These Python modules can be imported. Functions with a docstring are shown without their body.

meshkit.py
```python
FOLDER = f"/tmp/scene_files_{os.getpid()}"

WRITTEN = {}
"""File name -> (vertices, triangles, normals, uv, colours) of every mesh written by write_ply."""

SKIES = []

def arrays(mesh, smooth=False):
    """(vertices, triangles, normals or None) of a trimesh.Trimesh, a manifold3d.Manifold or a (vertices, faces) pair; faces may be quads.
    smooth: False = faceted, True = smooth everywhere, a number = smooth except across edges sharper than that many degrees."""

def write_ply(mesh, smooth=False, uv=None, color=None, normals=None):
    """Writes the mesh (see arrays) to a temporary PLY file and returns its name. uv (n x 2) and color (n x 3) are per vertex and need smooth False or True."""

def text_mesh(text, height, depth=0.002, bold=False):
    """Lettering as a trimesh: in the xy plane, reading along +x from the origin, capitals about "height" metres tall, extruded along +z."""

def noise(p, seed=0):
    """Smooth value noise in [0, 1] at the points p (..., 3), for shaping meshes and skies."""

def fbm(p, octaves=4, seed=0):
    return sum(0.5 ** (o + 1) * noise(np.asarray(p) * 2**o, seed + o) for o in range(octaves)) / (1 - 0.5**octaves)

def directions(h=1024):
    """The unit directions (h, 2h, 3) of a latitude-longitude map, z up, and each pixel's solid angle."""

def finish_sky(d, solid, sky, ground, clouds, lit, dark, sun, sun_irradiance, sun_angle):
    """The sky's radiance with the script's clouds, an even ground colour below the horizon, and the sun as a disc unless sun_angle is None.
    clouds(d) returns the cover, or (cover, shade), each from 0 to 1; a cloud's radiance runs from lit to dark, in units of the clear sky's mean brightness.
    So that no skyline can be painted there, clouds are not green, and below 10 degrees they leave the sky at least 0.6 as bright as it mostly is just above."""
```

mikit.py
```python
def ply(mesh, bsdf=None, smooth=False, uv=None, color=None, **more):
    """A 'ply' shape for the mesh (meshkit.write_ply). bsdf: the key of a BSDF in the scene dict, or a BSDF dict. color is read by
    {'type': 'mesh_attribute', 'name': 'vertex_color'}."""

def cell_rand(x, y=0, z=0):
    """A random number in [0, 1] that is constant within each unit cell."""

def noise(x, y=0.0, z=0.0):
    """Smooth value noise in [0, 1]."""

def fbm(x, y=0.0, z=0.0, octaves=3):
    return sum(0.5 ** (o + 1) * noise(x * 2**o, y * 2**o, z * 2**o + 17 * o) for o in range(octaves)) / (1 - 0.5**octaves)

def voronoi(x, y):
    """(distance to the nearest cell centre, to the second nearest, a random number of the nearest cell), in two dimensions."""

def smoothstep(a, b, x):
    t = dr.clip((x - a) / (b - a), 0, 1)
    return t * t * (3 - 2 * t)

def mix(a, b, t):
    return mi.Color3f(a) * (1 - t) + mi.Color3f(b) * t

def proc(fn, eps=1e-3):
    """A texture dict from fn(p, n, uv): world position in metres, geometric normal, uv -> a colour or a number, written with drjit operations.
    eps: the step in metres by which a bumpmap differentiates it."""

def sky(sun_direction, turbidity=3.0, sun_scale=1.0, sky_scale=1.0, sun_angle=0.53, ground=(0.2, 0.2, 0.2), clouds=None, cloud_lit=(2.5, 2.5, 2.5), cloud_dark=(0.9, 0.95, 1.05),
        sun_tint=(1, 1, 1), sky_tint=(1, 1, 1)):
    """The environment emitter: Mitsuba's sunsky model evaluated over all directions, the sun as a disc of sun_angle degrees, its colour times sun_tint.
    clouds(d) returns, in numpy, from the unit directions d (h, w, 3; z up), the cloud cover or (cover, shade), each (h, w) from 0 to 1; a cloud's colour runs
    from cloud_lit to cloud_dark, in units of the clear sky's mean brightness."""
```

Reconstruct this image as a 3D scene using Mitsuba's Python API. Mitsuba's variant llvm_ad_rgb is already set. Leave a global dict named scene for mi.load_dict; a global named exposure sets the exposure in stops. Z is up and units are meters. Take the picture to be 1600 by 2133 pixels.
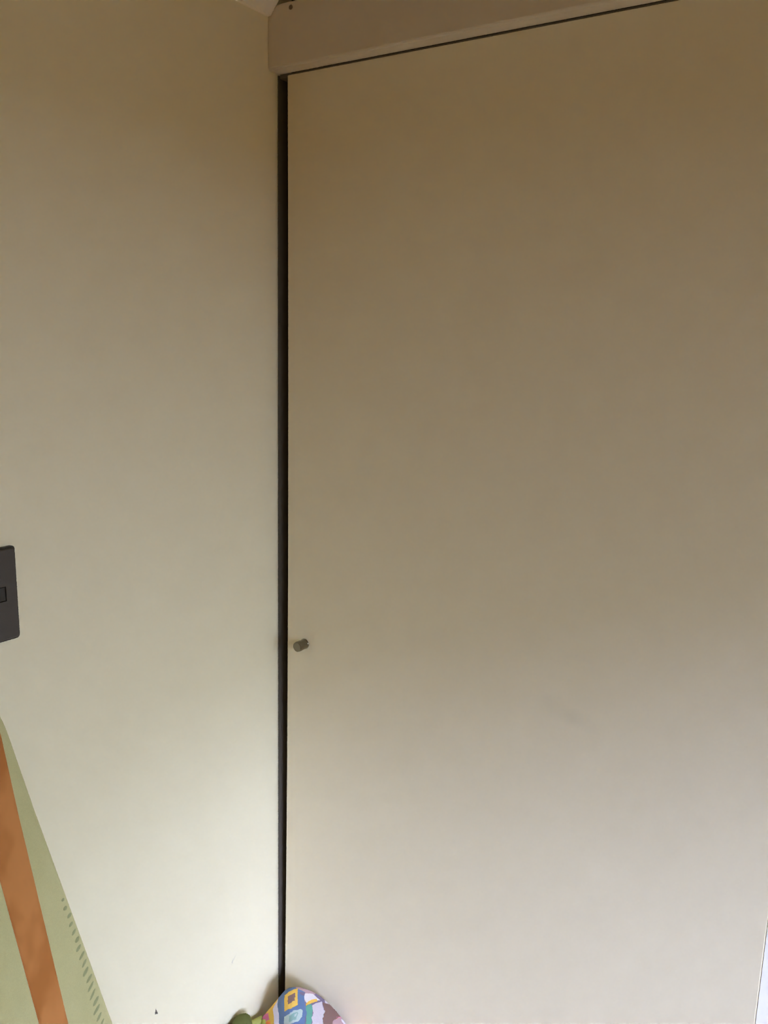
import math, numpy as np, shapely.geometry as sg, trimesh, manifold3d as m3, drjit as dr
import mitsuba as mi, mikit
from mikit import ply, proc, noise, fbm, smoothstep, mix, voronoi
T = mi.ScalarTransform4f
scene, labels = {}, {}

# ------------------------------------------------------------------ camera, sky, exposure
CAM = (0.9401, -1.1205, 1.75)
RIGHT, DOWN, FWD = (0.83801, 0.54514, 0.02345), (0.12441, -0.14905, -0.98097), (-0.53128, 0.82499, -0.19272)
scene['camera'] = {'type': 'perspective', 'fov': 48.768, 'fov_axis': 'x', 'near_clip': 0.02, 'far_clip': 200.0,
    'to_world': T().look_at(origin=CAM, target=[c + f for c, f in zip(CAM, FWD)], up=[-d for d in DOWN])}
exposure = 5.82
def overcast(d):
    up = np.clip(d[..., 2], 0, 1)
    return np.ones(d.shape[:2]), 1 - (1 + 2 * up) / 3          # overcast sky: about three times brighter overhead than low down
# a veiled sun behind thin cloud, shining in through the window from the right
scene['sky'] = mikit.sky((0.763, -0.515, 0.389), sun_scale=0.0545, sun_angle=15, sun_tint=(0.65, 0.98, 2.45), clouds=overcast, cloud_lit=(2.45, 2.78, 3.3), cloud_dark=(0.82, 0.93, 1.1),
                         ground=(0.085, 0.05, 0.019))

# room: x along the wardrobe front, -y into the room, z up
RX, RY, CZ = 2.45, -2.8, 2.345       # right wall, wall behind the camera, ceiling
WY0, WY1, WZ0, WZ1, WM = -0.12, -2.10, 0.90, 2.10, -0.72   # the window in the right wall and its mullion
H, DW, PR = 2.167, 0.8374, 0.0256   # wardrobe opening height, right edge of the door, how far the fascia stands out

# ------------------------------------------------------------------ helpers
def numbered(k):
    if k not in scene and k not in labels: return k
    i = 1
    while f'{k}_{i:03d}' in scene or f'{k}_{i:03d}' in labels: i += 1
    return f'{k}_{i:03d}'
def thing(name, label, cat, group=None):
    k = numbered(name); labels[k] = {'label': label, 'category': cat}
    if group: labels[k]['group'] = group
    return k
def part(parent, name, mesh, bsdf, smooth=30, label=None, **kw):
    k = numbered(f'{parent}__{name}' if parent else name)
    scene[k] = ply(mesh, bsdf, smooth=smooth, **kw)
    if label: labels[k] = {'label': label}
    return k
def struct(name, mesh, bsdf, label, cat, smooth=30):
    k = part(None, name, mesh, bsdf, smooth); labels[k] = {'label': label, 'category': cat, 'kind': 'structure'}
    return k
def box(x0, x1, y0, y1, z0, z1, c=0.0):
    """a box with its edges chamfered by c"""
    lo, hi = np.array([min(x0, x1), min(y0, y1), min(z0, z1)]), np.array([max(x0, x1), max(y0, y1), max(z0, z1)])
    if c <= 0:
        return trimesh.creation.box(bounds=[lo, hi])
    pts = []
    for s in np.ndindex(2, 2, 2):
        p = np.where(np.array(s), hi, lo); q = np.where(np.array(s), -1.0, 1.0)
        for a in range(3):
            o = q * c; o[a] = 0; pts.append(p + o)
    return trimesh.convex.convex_hull(np.array(pts))
def rbox(x0, x1, y0, y1, z0, z1, r, seg=16):
    """a box with round edges"""
    s = m3.Manifold.sphere(r, seg)
    cs = [s.translate((x, y, z)) for x in (x0 + r, x1 - r) for y in (y0 + r, y1 - r) for z in (z0 + r, z1 - r)]
    return m3.Manifold.batch_hull(cs)
def cat(*m): return trimesh.util.concatenate(list(m))
def bsdf(name, tex, rough=0.6, spec=0.3, metallic=0.0, bump=None, bscale=0.001, **kw):
    col = proc(tex) if callable(tex) else {'type': 'rgb', 'value': list(tex)}
    b = {'type': 'principled', 'base_color': col, 'roughness': rough, 'specular': spec, 'metallic': metallic, **kw}
    if bump is not None:
        b = {'type': 'bumpmap', 'arbitrary': proc(bump), 'scale': bscale, 'bsdf': b}
    scene[name] = {'type': 'twosided', 'bsdf': b}
    return name

# ------------------------------------------------------------------ materials
WALL = (0.79, 0.745, 0.56)
def blot(u, v, cu, cv, su, sv): return dr.exp(-(dr.square((u - cu) / su) + dr.square((v - cv) / sv)))
def wall_col(p, n, uv):
    c = mi.Color3f(WALL) * (0.985 + 0.03 * fbm(p.x * 3 + 5, p.y * 3 + 9, p.z * 3))
    wob = 0.0025 * (noise(p.y * 600, p.z * 600) - 0.5)
    y, z = p.y + wob, p.z + wob
    chip = dr.maximum(blot(y, z, -0.3085, 0.6815, 0.0018, 0.0055), blot(y, z, -0.3078, 0.678, 0.0036, 0.0028))
    chip = dr.maximum(chip, blot(y, z, -0.3055, 0.6755, 0.0012, 0.002))
    c = mix(c, (0.05, 0.04, 0.035), 0.95 * smoothstep(0.35, 0.75, chip))                     # the plaster chip
    a = (y + 0.1265) * 0.75 + (z - 0.6560) * 0.66; b = -(y + 0.1265) * 0.66 + (z - 0.6560) * 0.75
    c = mix(c, (0.35, 0.36, 0.34), 0.3 * dr.exp(-dr.square(a / 0.007) - dr.square(b / 0.0016)) + 0.45 * blot(y, z, -0.1300, 0.653, 0.0012, 0.004))   # a scuff beside the wardrobe
    return c
bsdf('paint_wall', wall_col, 0.75, 0.2, bump=lambda p, n, uv: fbm(p.x * 90 + p.y * 90, p.z * 90, 3) , bscale=0.0006)
bsdf('paint_tan', (0.30, 0.195, 0.09), 0.8, 0.1)
bsdf('paint_ceiling', (0.56, 0.43, 0.245), 0.85, 0.1)
bsdf('plaster_coving', lambda p, n, uv: mi.Color3f(0.90, 0.86, 0.77) * (0.92 + 0.1 * fbm(p.x * 60, p.y * 60, p.z * 60)), 0.8, 0.1,
     bump=lambda p, n, uv: fbm(p.x * 150, p.y * 150, p.z * 150), bscale=0.0015)
def door_col(p, n, uv):
    c = mi.Color3f(0.755, 0.69, 0.53) * (0.985 + 0.03 * fbm(p.x * 2 + 3, p.y * 3, p.z * 2))
    s = dr.maximum(blot(p.x, p.z + 0.15 * (p.x - 0.55), 0.553, 1.226, 0.034, 0.011), 0.8 * blot(p.x, p.z, 0.52, 1.236, 0.020, 0.018))
    return mix(c, (0.45, 0.43, 0.36), 0.17 * s * (0.75 + 0.5 * noise(p.x * 60, p.z * 80)))      # the hand smudge
bsdf('paint_door', door_col, 0.42, 0.35)
bsdf('paint_fascia', lambda p, n, uv: mi.Color3f(0.645, 0.585, 0.50) * (0.97 + 0.06 * fbm(p.x * 9, p.y * 9, p.z * 9)), 0.5, 0.3)
bsdf('gloss_white', (0.93, 0.94, 0.95), 0.22, 0.5)
bsdf('dark_board', (0.12, 0.105, 0.085), 0.7, 0.2)
bsdf('recess_shade', (0.02, 0.018, 0.015), 0.8, 0.1)  # near-black for the shade in the gap above the fascia
bsdf('metal_knob', (0.23, 0.21, 0.165), 0.15, 0.5, 1.0)
bsdf('screw_dark', (0.19, 0.15, 0.10), 0.5, 0.4, 0.6)
bsdf('plastic_graphite', lambda p, n, uv: mi.Color3f(0.054, 0.047, 0.041) * (0.95 + 0.1 * noise(p.y * 900, p.z * 900)), 0.45, 0.4)
bsdf('plastic_black', (0.02, 0.018, 0.015), 0.35, 0.4)
def weave(p, n, uv): return 0.5 + 0.25 * dr.sin(p.y * 2400 + p.x * 900) + 0.25 * dr.sin(p.z * 2400) + 0.6 * fbm(p.x * 40, p.y * 40, p.z * 40)
bsdf('cloth_green', lambda p, n, uv: mix((0.44, 0.43, 0.215), (0.51, 0.485, 0.265), fbm(p.y * 26, p.z * 14, p.x * 26)) * (0.97 + 0.06 * noise(p.y * 900, p.z * 900)), 0.9, 0.05, bump=weave, bscale=0.0004, sheen=0.3)
bsdf('cloth_orange', lambda p, n, uv: mix((0.40, 0.155, 0.045), (0.50, 0.215, 0.072), smoothstep(0.3, 0.7, fbm(p.y * 35, p.z * 16, p.x * 30))), 0.85, 0.05, bump=weave, bscale=0.0004, sheen=0.3)
bsdf('hem_dip_shade', (0.29, 0.31, 0.16), 0.9, 0.05)  # darker green for the shade in the dips of the hem
bsdf('blanket_green', lambda p, n, uv: mix((0.36, 0.40, 0.10), (0.52, 0.55, 0.19), fbm(p.x * 22, p.y * 22, p.z * 22)), 0.9, 0.05, bump=weave, bscale=0.0005, sheen=0.3)
bsdf('floor_wood', lambda p, n, uv: mix((0.20, 0.105, 0.05), (0.30, 0.165, 0.08), fbm(p.x * 40, p.y * 2.5)), 0.4, 0.4)
bsdf('bed_wood', (0.40, 0.23, 0.11), 0.5, 0.3)
bsdf('bed_sheet', (0.50, 0.38, 0.19), 0.9, 0.05)
scene['pane_glass'] = {'type': 'thindielectric', 'int_ior': 1.5}
PRINT = [   # the printed patches on the pillow cover: x and (y + z) on the cover, in millimetres
    ('lav', '51.4,464.5 56.8,492 70.4,499.7 87.1,446.3 71.5,429.1 61.9,450.9'),
    ('gold', '36.2,455.5 49.5,469.7 63,451.4 72.7,429.7 61.4,424.1'),
    ('pink', '2.9,429.9 40,451.3 51.5,440.6 43.1,431.3'),
    ('orange', '42.7,430.6 55.3,437.8 66.5,422.3 50.7,414.6'),
    ('lime', '-20.5,401.9 -3.2,419.9 40.6,435.3 50.7,414.6 -20.6,387.9'),
    ('blue', '57.3,527.5 72.1,532.7 86,533.9 99.8,534 105.4,523.2 109,515.1 119.3,502.3 125.2,494 128.1,483.1 138.2,460.7 85,431.5 77.2,462.2 66.4,475.2 55.9,492.3 49.2,503.1'),
    ('gold', '74,506.5 84.8,534.7 88.5,533.2 106.8,502.9 103.2,490 90.1,476.2'),
    ('brown', '83.2,507.6 89.7,523.1 91.7,522.5 98.7,507.8 92.9,492.6'),
    ('mauve', '94.1,529.9 100.6,533.9 102.7,526.3 97.3,525.2'),
    ('pale', '93.4,465.1 101.7,475.3 113.7,498 116.7,497 123.3,484 123.7,471.8 114.6,460.1 117.3,446.9 98.1,437.7'),
    ('teal', '104.6,472.3 113.6,488.6 115.3,487.5 119.3,473.2 109,459.8'),
    ('pale', '112.7,481.9 114.3,487.2 116,479.7 115,476.7'),
    ('tealgreen', '115.6,507.7 118.1,517 125.8,508.8 132.7,492.8 145.9,467.4 138.4,460.8 125.2,494'),
    ('white', '101,532.1 108,538.6 122.3,532.8 115.1,524.5 112.6,514.3 106.6,519.9'),
    ('yellow', '112.7,512.9 113.8,525.5 117.2,532.5 120.9,528.5 117.5,517.9 115.8,508'),
    ('lilac', '120.5,515.1 121.4,522.1 124.6,532.3 130.9,523.5 138,515.8 143.3,503.4 149.2,492.1 158.2,478.4 145.3,466.9 139.5,482.8 134.1,488.7 130.3,501.8'),
    ('brown', '126.1,530.8 133.2,533.4 176.3,536.9 155.5,518.2 157.3,503.5 167,486.4 158.4,478.6 145.2,499.6 138.3,516.1'),
    ('magenta', '172.1,534.8 186.9,536.3 188.1,525.7 153.7,515.4'),
    ('cream', '186.9,536.3 207.6,540.9 205.7,533.1 190.6,529'),
    ('rose', '156.2,517.3 204.6,535.5 229.4,532.6 231.7,519.2 166.1,485.5 156.9,503.1'),
    ('icy', '159.9,516.3 198.6,522.5 208,524.5 205,517.1 169.6,505.8'),]
INK = dict(lav=(.66, .62, .74), gold=(.72, .46, .10), pink=(.66, .18, .38), orange=(.85, .26, .07), lime=(.55, .60, .17), blue=(.125, .19, .34), brown=(.22, .135, .12), mauve=(.20, .16, .24),
           pale=(.43, .52, .50), teal=(.25, .40, .36), tealgreen=(.13, .35, .27), white=(.68, .64, .66), yellow=(.76, .48, .10), lilac=(.56, .51, .56), magenta=(.58, .17, .42), cream=(.88, .74, .36),
           rose=(.46, .31, .33), icy=(.70, .70, .84))
def inside(x, y, pts):
    odd = mi.Float(0)
    for (ax, ay), (bx, by) in zip(pts, pts[1:] + pts[:1]):
        if ay == by: continue
        hit = ((ay > y) != (by > y)) & (x < (bx - ax) * (y - ay) / (by - ay) + ax)
        odd = dr.select(hit, 1 - odd, odd)
    return odd > 0.5
def pillow_col(p, n, uv):
    x, y = p.x * 1000, (p.y + p.z) * 1000
    wx = x + 1.3 * (noise(x * .25, y * .25) - .5); wy = y + 1.3 * (noise(x * .25 + 40, y * .25) - .5)
    _, _, r = voronoi(p.x * 26 + p.y * 9, p.z * 24 + p.y * 9)                    # the rest of the patchwork print
    names = list(INK); c = mi.Color3f(*INK['lilac'])
    for i, k in enumerate(names):
        c = dr.select((r >= i / len(names)) & (r < (i + 1) / len(names)), mi.Color3f(*INK[k]), c)
    for k, s in PRINT:
        c = dr.select(inside(wx, wy, [tuple(map(float, q.split(','))) for q in s.split()]), mi.Color3f(*INK[k]), c)
    return c * (0.97 + 0.06 * noise(p.x * 700, p.y * 700, p.z * 700))
bsdf('pillow_print', pillow_col, 0.85, 0.05, bump=lambda p, n, uv: fbm(p.x * 300, p.y * 300, p.z * 300), bscale=0.0004, sheen=0.2)
bsdf('blanket_shade', lambda p, n, uv: mix((0.085, 0.095, 0.03), (0.14, 0.155, 0.05), fbm(p.x * 60, p.y * 60, p.z * 60)), 0.9, 0.05, bump=weave, bscale=0.0005, sheen=0.2)  # olive stands in for the shaded face of the green blanket

# ------------------------------------------------------------------ the setting
t = 0.12
struct('floor', box(-t, RX + t, RY - t, 0.75, -t, 0), 'floor_wood', 'brown wooden floor of the bedroom', 'floor')
struct('ceiling', box(-t, RX + t, RY - t, 0.75, CZ, CZ + t), 'paint_ceiling', 'cream painted ceiling above the wardrobe', 'ceiling')
def left_wall():
    c = [(-.0042 + .0042 * math.cos(a), -.0180 + .0200 * math.sin(a)) for a in np.linspace(0, math.pi / 2, 9)]
    low = trimesh.creation.extrude_polygon(sg.Polygon([(-t, RY), (0, RY)] + c + [(-.0042, 0.75), (-t, 0.75)]), H + .001)      # plaster rounded off where it meets the wardrobe
    return cat(low, box(-t, 0, RY, 0.75, H + .001, CZ))
struct('wall_left', left_wall(), 'paint_wall', 'cream painted wall left of the wardrobe with a small dark chip', 'wall')
struct('wall_back', box(0.93, RX, 0, t, 0, CZ), 'paint_wall', 'cream painted wall right of the wardrobe', 'wall')
struct('wall_recess', box(0, 0.93, 0.63, 0.75, 0, CZ), 'paint_wall', 'wall at the back of the wardrobe recess', 'wall')
struct('wall_front', box(-t, RX + t, RY - t, RY, 0, CZ), 'paint_tan', 'tan brown wall behind the camera', 'wall')
struct('wall_right', cat(box(RX, RX + t, RY, WY1, 0, CZ), box(RX, RX + t, WY0, 0.75, 0, CZ), box(RX, RX + t, WY1, WY0, 0, WZ0), box(RX, RX + t, WY1, WY0, WZ1, CZ)),
       'paint_tan', 'tan brown wall holding the window', 'wall')
w = struct('window_1', cat(*[box(RX + .03, RX + .08, a, b, c, d, .004) for a, b, c, d in (
        (WY1, WY0, WZ0, WZ0 + .045), (WY1, WY0, WZ1 - .045, WZ1), (WY1, WY1 + .045, WZ0 + .045, WZ1 - .045), (WY0 - .045, WY0, WZ0 + .045, WZ1 - .045),
        (WM - .025, WM + .025, WZ0 + .045, WZ1 - .045))]), 'gloss_white', 'white framed window in the right wall', 'window')
for y0, y1 in ((WY1 + .045, WM - .025), (WM + .025, WY0 - .045)):
    part(w, 'pane', trimesh.Trimesh([[RX + .055, y0, WZ0 + .045], [RX + .055, y1, WZ0 + .045], [RX + .055, y1, WZ1 - .045], [RX + .055, y0, WZ1 - .045]], [[0, 1, 2], [0, 2, 3]], process=False), 'pane_glass', False)
part(w, 'sill', box(RX - .06, RX + .03, WY1 - .03, WY0 + .03, WZ0 - .03, WZ0 - .002, .005), 'gloss_white')
struct('trim_1', rbox(DW + .0003, 0.935, 0.0001, 0.06, 0.0, H - .002, .0006), 'gloss_white', 'bright white vertical casing at the right edge of the wardrobe door', 'trim')
# plaster coving along the left wall, butting against the wardrobe fascia
prof = [(0, 2.2432), (0.0064, 2.2436), (0.0078, 2.2455), (0.0240, 2.2640)]
for i in range(13):
    a = math.radians(90 * i / 12)
    prof.append((0.100 - 0.070 * math.cos(a), 2.2720 + 0.063 * math.sin(a)))
prof += [(0.104, 2.337), (0.104, CZ), (0, CZ)]
cov = trimesh.creation.extrude_polygon(sg.Polygon(prof), 1.0)
cov.vertices = np.stack([cov.vertices[:, 0], -PR - .0006 + (cov.vertices[:, 2] - 1) * (-RY - PR - .001), cov.vertices[:, 1]], 1)
if cov.volume < 0: cov.invert()
struct('trim_2', cov, 'plaster_coving', 'rough plaster coving between the left wall and the ceiling', 'coving')

# ------------------------------------------------------------------ wardrobe
wd = thing('wardrobe', 'built-in wardrobe with one tall plain cream door and a beige fascia board above', 'wardrobe')
def bowed_door():
    m = m3.Manifold.batch_hull([m3.Manifold.sphere(.0018, 12).translate((x, y, z)) for x in (.0195, DW - .0018) for y in (.0018, .0192) for z in (.012, H - .0045)])
    m = m.refine_to_length(0.12).to_mesh()
    v = np.array(m.vert_properties[:, :3], float)
    s = np.clip((v[:, 2] - 0.45) / (H - 0.45), 0, 1)
    v[:, 0] += (0.0030 * np.sin(np.pi * s) - 0.0045 * (1 - s) ** 2.5) * (1 - v[:, 0] / DW)          # the free edge of the old door is slightly bowed
    return trimesh.Trimesh(v, m.tri_verts, process=False)
door = part(wd, 'door', bowed_door(), 'paint_door')
def lathe(prof, n=40): return trimesh.creation.revolve(np.array(prof), sections=n)
kn = lathe([(0, 0), (.0092, 0), (.0092, .0012), (.0086, .002), (.0086, .004), (.0088, .012), (.0091, .0195), (.0086, .0214), (.0078, .022), (0, .022)])
kn.apply_transform(trimesh.transformations.rotation_matrix(math.pi / 2, [1, 0, 0])); kn.apply_translation((.0590, 0.0001, 1.2315))
if kn.volume < 0: kn.invert()
part(door, 'knob', kn, 'metal_knob', 35, 'small round metal knob near the left edge')
def fascia():
    c = 0.005
    p = [(-PR, H + .0035)] + [(-PR + .004 - .004 * math.cos(a), H + .0045 - .0045 * math.sin(a)) for a in np.linspace(0, math.pi / 2, 7)] + \
        [(0.0, H), (0.0, 2.259)] + [(-PR + c - c * math.sin(a), 2.254 + c * math.cos(a)) for a in np.linspace(0, math.pi / 2, 6)]
    m = trimesh.creation.extrude_polygon(sg.Polygon(p).buffer(0), 0.928)
    m.vertices = np.stack([m.vertices[:, 2] + .0008, m.vertices[:, 0], m.vertices[:, 1]], 1)
    if m.volume < 0: m.invert()
    return m
fa = part(wd, 'fascia', fascia(), 'paint_fascia', 30, 'beige board across the top with a paler underside')
sc = lathe([(0, 0), (.0036, 0), (.0036, .0006), (.0026, .0012), (0, .0013)], 20)
sc.apply_transform(trimesh.transformations.rotation_matrix(math.pi / 2, [1, 0, 0])); sc.apply_translation((.0456, -PR + .0002, 2.249))
if sc.volume < 0: sc.invert()
part(fa, 'screw', sc, 'screw_dark', 35, 'small dark screw head')
part(wd, 'side_panel', box(-.0040, -.0028, .0026, .62, .0, H), 'dark_board', label='dark lining board in the gap beside the door')
part(wd, 'top_panel', box(.002, .925, .001, .62, H - .006, H - .0005), 'dark_board')
part(wd, 'shade_panel', box(.002, .925, .03, .04, H + .001, CZ - .001), 'recess_shade')  # added dark sheet that stands in for the shade behind the fascia top
part(wd, 'back_panel', box(.002, .925, .612, .625, 0, H - .008), 'dark_board')
part(wd, 'right_panel', box(DW + .004, DW + .022, .065, .61, 0, H - .008), 'dark_board')

# ------------------------------------------------------------------ switch plate
sw = thing('light_switch', 'dark grey rectangular switch plate on the left wall above the green cloth', 'light switch')
def slab(poly, x0, x1):
    g = trimesh.creation.extrude_polygon(poly, x1 - x0); v = g.vertices
    return m3.Manifold(m3.Mesh(np.stack([v[:, 2] + x0, v[:, 0], v[:, 1]], 1).astype(np.float32), np.array(g.faces, np.uint32)))
outer = sg.box(-.5865, 1.3775, -.5105, 1.4970).buffer(-.0045).buffer(.0045, 5)
rim = slab(outer, .0003, .0040)
face = m3.Manifold.batch_hull([slab(outer.buffer(-.0024), .0041, .0060), slab(outer.buffer(-.0036), .0041, .0076)]) - slab(sg.box(-.5684, 1.4293, -.5276, 1.4482), .0042, .02)
part(sw, 'rim', rim, 'plastic_black', 25, 'rim round the plate with the shade of its edge painted black')  # black rim stands in for the shade along the plate edge
part(sw, 'plate', face, 'plastic_graphite', 25)
part(sw, 'rocker', box(.0043, .0068, -.5681, -.5279, 1.4296, 1.4479, .0008), 'plastic_black', 25, 'small black rocker in the middle of the plate')

# ------------------------------------------------------------------ cloth hanging on the wall
hk = thing('wall_hook', 'small metal hook on the left wall that holds the green cloth', 'hook')
part(hk, 'rose', cat(box(.0003, .004, -.672, -.648, 1.545, 1.585, .001)), 'metal_knob')
arm = cat(*[trimesh.creation.cylinder(.004, segment=[a, b], sections=14) for a, b in (((.003, -.66, 1.565), (.045, -.66, 1.560)), ((.045, -.66, 1.560), (.050, -.66, 1.580)))])
part(hk, 'arm', arm, 'metal_knob')
HOOK_Z, END_Z = 1.555, 0.52
def lines(z):
    """y of the hem, of the two edges of the stripe and of the far hem at height z"""
    z = np.asarray(z, float)
    e = -.5607 + .2655 * (1.2969 - z); r = -.5610 + .1565 * (1.2527 - z); l = -.6040 + .166 * (1.2527 - z)
    f = -.72 - .22 * (1.25 - z)
    k = np.clip((z - 1.27) / (HOOK_Z - 1.27), 0, 1); k = k * k * (3 - 2 * k)
    e = np.maximum(e, r + .0045)
    cols = np.stack([e, r, l, f], -1)
    top = np.array([-.646, -.650, -.656, -.674])
    return cols * (1 - k[..., None]) + top * k[..., None]
def depth(y, z):
    k = np.clip((HOOK_Z - z) / .4, 0, 1)
    s = lines(z); u = (y - s[..., 0]) / (s[..., 3] - s[..., 0])
    fold = .010 * np.sin(u * 15.0 + 0.5) * k + .006 * np.sin(u * 31 + z * 3) * k
    return .029 + fold * np.clip(u * 3 - .9, 0, 1) + .004 * np.sin(u * 22 + z * 4) * np.clip(u * 4, 0, 1) * k * .5 + .012 * (1 - k)
def sheet(ulo, uhi, zs, nu, th, off=0.0, rim=0.0015):
    """a thick piece of cloth between the columns ulo and uhi of lines()"""
    c = lines(zs)
    def col(a): i = int(min(a, 2.999999)); return c[:, i] * (1 - (a - i)) + c[:, i + 1] * (a - i)
    us = np.linspace(0, 1, nu)
    lo, hi = col(ulo), col(uhi)
    Y = lo[:, None] * (1 - us) + hi[:, None] * us
    Z = np.repeat(zs[:, None], nu, 1)
    X = depth(Y, Z) + off
    edge = th / 2 * np.sqrt(np.clip(1 - np.clip(1 - np.minimum(us, 1 - us) * abs(lo - hi).max() / rim, 0, 1) ** 2, .02, 1))
    A, B = np.stack([X + edge, Y, Z], -1), np.stack([X - edge, Y, Z], -1)
    n, m = Y.shape
    idx = np.arange(n * m).reshape(n, m)
    q = np.stack([idx[:-1, :-1], idx[1:, :-1], idx[1:, 1:], idx[:-1, 1:]], -1).reshape(-1, 4)
    b = idx + n * m
    qb = np.stack([b[:-1, :-1], b[:-1, 1:], b[1:, 1:], b[1:, :-1]], -1).reshape(-1, 4)
    sides = []
    for ring in (idx[:, 0], idx[:, -1][::-1], idx[0][::-1], idx[-1]):
        sides.append(np.stack([ring[:-1], ring[:-1] + n * m, ring[1:] + n * m, ring[1:]], -1))
    f = np.vstack([q, qb] + sides); f = np.vstack([f[:, [0, 1, 2]], f[:, [0, 2, 3]]])
    mesh = trimesh.Trimesh(np.vstack([A.reshape(-1, 3), B.reshape(-1, 3)]), f, process=False)
    if mesh.volume < 0: mesh.invert()
    return mesh
zs = np.linspace(HOOK_Z + .012, END_Z, 110)
ct = thing('hanging_cloth', 'pale green hanging cloth with an orange stripe and stitched hem', 'cloth')
part(ct, 'body', sheet(0, 3, zs, 120, .004), 'cloth_green', True)
part(ct, 'stripe', sheet(1, 2, zs, 26, .0012, off=.0023, rim=.001), 'cloth_orange', True, 'bright orange band running down the cloth')
for i in range(40):
    z = 1.003 - .0146 * i
    if z < END_Z + .03: break
    e = lines(np.array([z]))[0]
    y = e[0] - .0062 - .0095 * min(i / 15.3, 1.5) ** 1.8 - .0012 * math.sin(i * 2.3)
    s = trimesh.creation.icosphere(subdivisions=2)
    g = min(1, .35 + .06 * i) * (0.88 + .24 * ((i * 7) % 5) / 5)
    s.apply_scale((.0010, .0027 * (.8 + .4 * ((i * 3) % 4) / 4), .0078 * g))
    s.apply_transform(trimesh.transformations.rotation_matrix(math.radians(-38 + 5 * math.sin(i * 1.7)), [1, 0, 0]))
    s.apply_translation((float(depth(np.array([y]), np.array([z]))[0]) + .0019, y, z))
    part(ct, 'stitch_dip', s, 'hem_dip_shade', True)  # darker raised ovals stand in for shaded dips at the hem stitches

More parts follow.
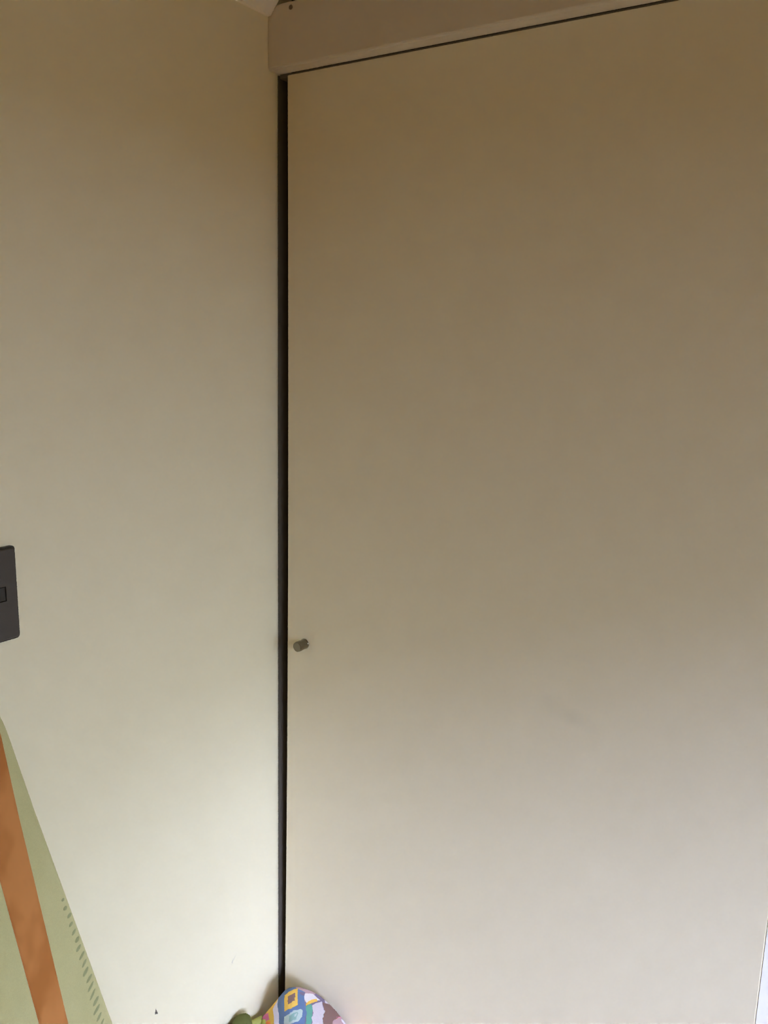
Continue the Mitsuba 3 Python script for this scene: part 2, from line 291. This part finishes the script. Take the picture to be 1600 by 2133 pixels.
# ------------------------------------------------------------------ bed below the frame, pillow and blanket in the corner
bd = thing('bed', 'low wooden single bed with ochre sheet beside the left wall under the patterned pillow', 'bed')
part(bd, 'mattress', rbox(.006, .80, -1.95, -.012, .16, .335, .03), 'bed_sheet')
part(bd, 'frame', box(.006, .80, -1.96, -.008, .08, .158, .005), 'bed_wood')
for x in (.04, .74):
    for y in (-1.92, -.06):
        part(bd, 'leg', box(x, x + .05, y, y + .05, 0, .079, .003), 'bed_wood')
def pillow_mesh():
    out = sg.Polygon([(.010, .345), (.006, .44), (.014, .497), (.046, .548), (.068, .5835), (.080, .593), (.10, .585), (.13, .562), (.165, .539), (.20, .529), (.30, .524), (.56, .52), (.60, .53), (.605, .345)]).buffer(-.03).buffer(.03, 8)
    out = out.buffer(.012, 8).buffer(-.012, 8)
    cx, cz = .29, .43
    K, R = 160, 26
    pts = []
    for k in range(K):
        a = 2 * math.pi * k / K
        ray = sg.LineString([(cx, cz), (cx + 2 * math.cos(a), cz + 2 * math.sin(a))]).intersection(out)
        pts.append(max((np.array(q) for g in getattr(ray, 'geoms', [ray]) for q in g.coords), key=lambda q: np.hypot(q[0] - cx, q[1] - cz)))
    pts = np.array(pts)
    rs = np.sin(np.linspace(0, math.pi / 2, R))
    V = []
    for sgn in (-1, 1):
        for r in rs:
            p = np.array([cx, cz]) + r * (pts - [cx, cz])
            th = .062 * (1 - r ** 3.2) ** .5
            wr = .003 * np.sin(p[:, 0] * 60 + p[:, 1] * 35) * (1 - r) * r * 4
            y = -.082 + sgn * (th + wr) 
            V.append(np.stack([p[:, 0], np.broadcast_to(y, p[:, 0].shape) + .0 * p[:, 1], p[:, 1]], 1))
    V = np.concatenate(V)
    n = R * K; f = []
    for s in (0, 1):
        for i in range(R - 1):
            for k in range(K):
                a, b = s * n + i * K + k, s * n + i * K + (k + 1) % K
                c, d = a + K, b + K
                q = [(a, c, d), (a, d, b)] if i else [(a, c, d)]
                f += q if s == 0 else [t[::-1] for t in q]
    m = trimesh.Trimesh(V, f, process=False)
    m.merge_vertices(digits_vertex=7)
    m.update_faces(m.nondegenerate_faces())
    lean = trimesh.transformations.rotation_matrix(math.radians(-6), [1, 0, 0], [0, -.078, .35])
    m.apply_transform(lean)
    if m.volume < 0: m.invert()
    return m
pm = pillow_mesh()
pw = thing('pillow', 'patchwork printed pillow standing against the bottom left of the wardrobe door', 'pillow')
part(pw, 'cover', pm, 'pillow_print', True)
around = m3.Manifold(m3.Mesh(np.array(pm.vertices, np.float32), np.array(pm.faces, np.uint32)))
around = m3.Manifold.batch_boolean([around.translate(q) for q in ((0, 0, 0), (-.002, 0, 0), (0, -.002, 0), (0, 0, .002))], m3.OpType.Add)
def lumps(balls, edge=.006, rounds=6, amp=.002, seed=0.0, cut=True):
    """one soft surface round chains of balls (x, y, z, r)"""
    parts = []
    for chain in balls:
        ss = [m3.Manifold.sphere(r, 20).translate((x, y, z)) for x, y, z, r in chain]
        parts += [m3.Manifold.batch_hull([a, b]) for a, b in zip(ss, ss[1:])] if len(ss) > 1 else ss
    m = m3.Manifold.batch_boolean(parts, m3.OpType.Add).refine_to_length(edge).to_mesh()
    g = trimesh.Trimesh(m.vert_properties[:, :3], m.tri_verts)
    trimesh.smoothing.filter_taubin(g, iterations=rounds)
    v = np.array(g.vertices)
    g.vertices = v + g.vertex_normals * (amp * np.sin(v[:, [1]] * 130 + v[:, [2]] * 90 + seed) * np.sin(v[:, [0]] * 150 + seed))
    if not cut: return g
    c = (m3.Manifold(m3.Mesh(np.array(g.vertices, np.float32), np.array(g.faces, np.uint32))) - around).to_mesh()
    return trimesh.Trimesh(c.vert_properties[:, :3], c.tri_verts, process=False)
bl = thing('blanket', 'rumpled green blanket between the patterned pillow and the left wall', 'blanket')
part(bl, 'body', lumps([
    [(.030, -.30, .40, .022), (.034, -.25, .43, .028), (.033, -.17, .478, .026), (.031, -.150, .492, .022)],
    [(.085, -.31, .37, .022), (.080, -.26, .40, .030), (.060, -.185, .45, .028)],
    [(.016, -.085, .36, .013), (.018, -.074, .44, .013), (.020, -.076, .492, .0125)],
    [(.030, -.150, .49, .02), (.0225, -.110, .500, .0125), (.020, -.078, .498, .0125)],
    [(.044, -.108, .502, .011), (.050, -.135, .492, .018), (.066, -.19, .45, .03)],
    [(.030, -.31, .362, .024), (.12, -.30, .362, .024), (.13, -.21, .362, .024), (.03, -.16, .362, .024)]]), 'blanket_green', 40)
part(bl, 'fold', lumps([[(.0225, -.128, .5345, .0165), (.0235, -.150, .526, .0185), (.026, -.19, .495, .021), (.028, -.25, .45, .022)]], seed=1.0), 'blanket_shade', 40, 'fold of the blanket next to the wall with its shade painted olive')
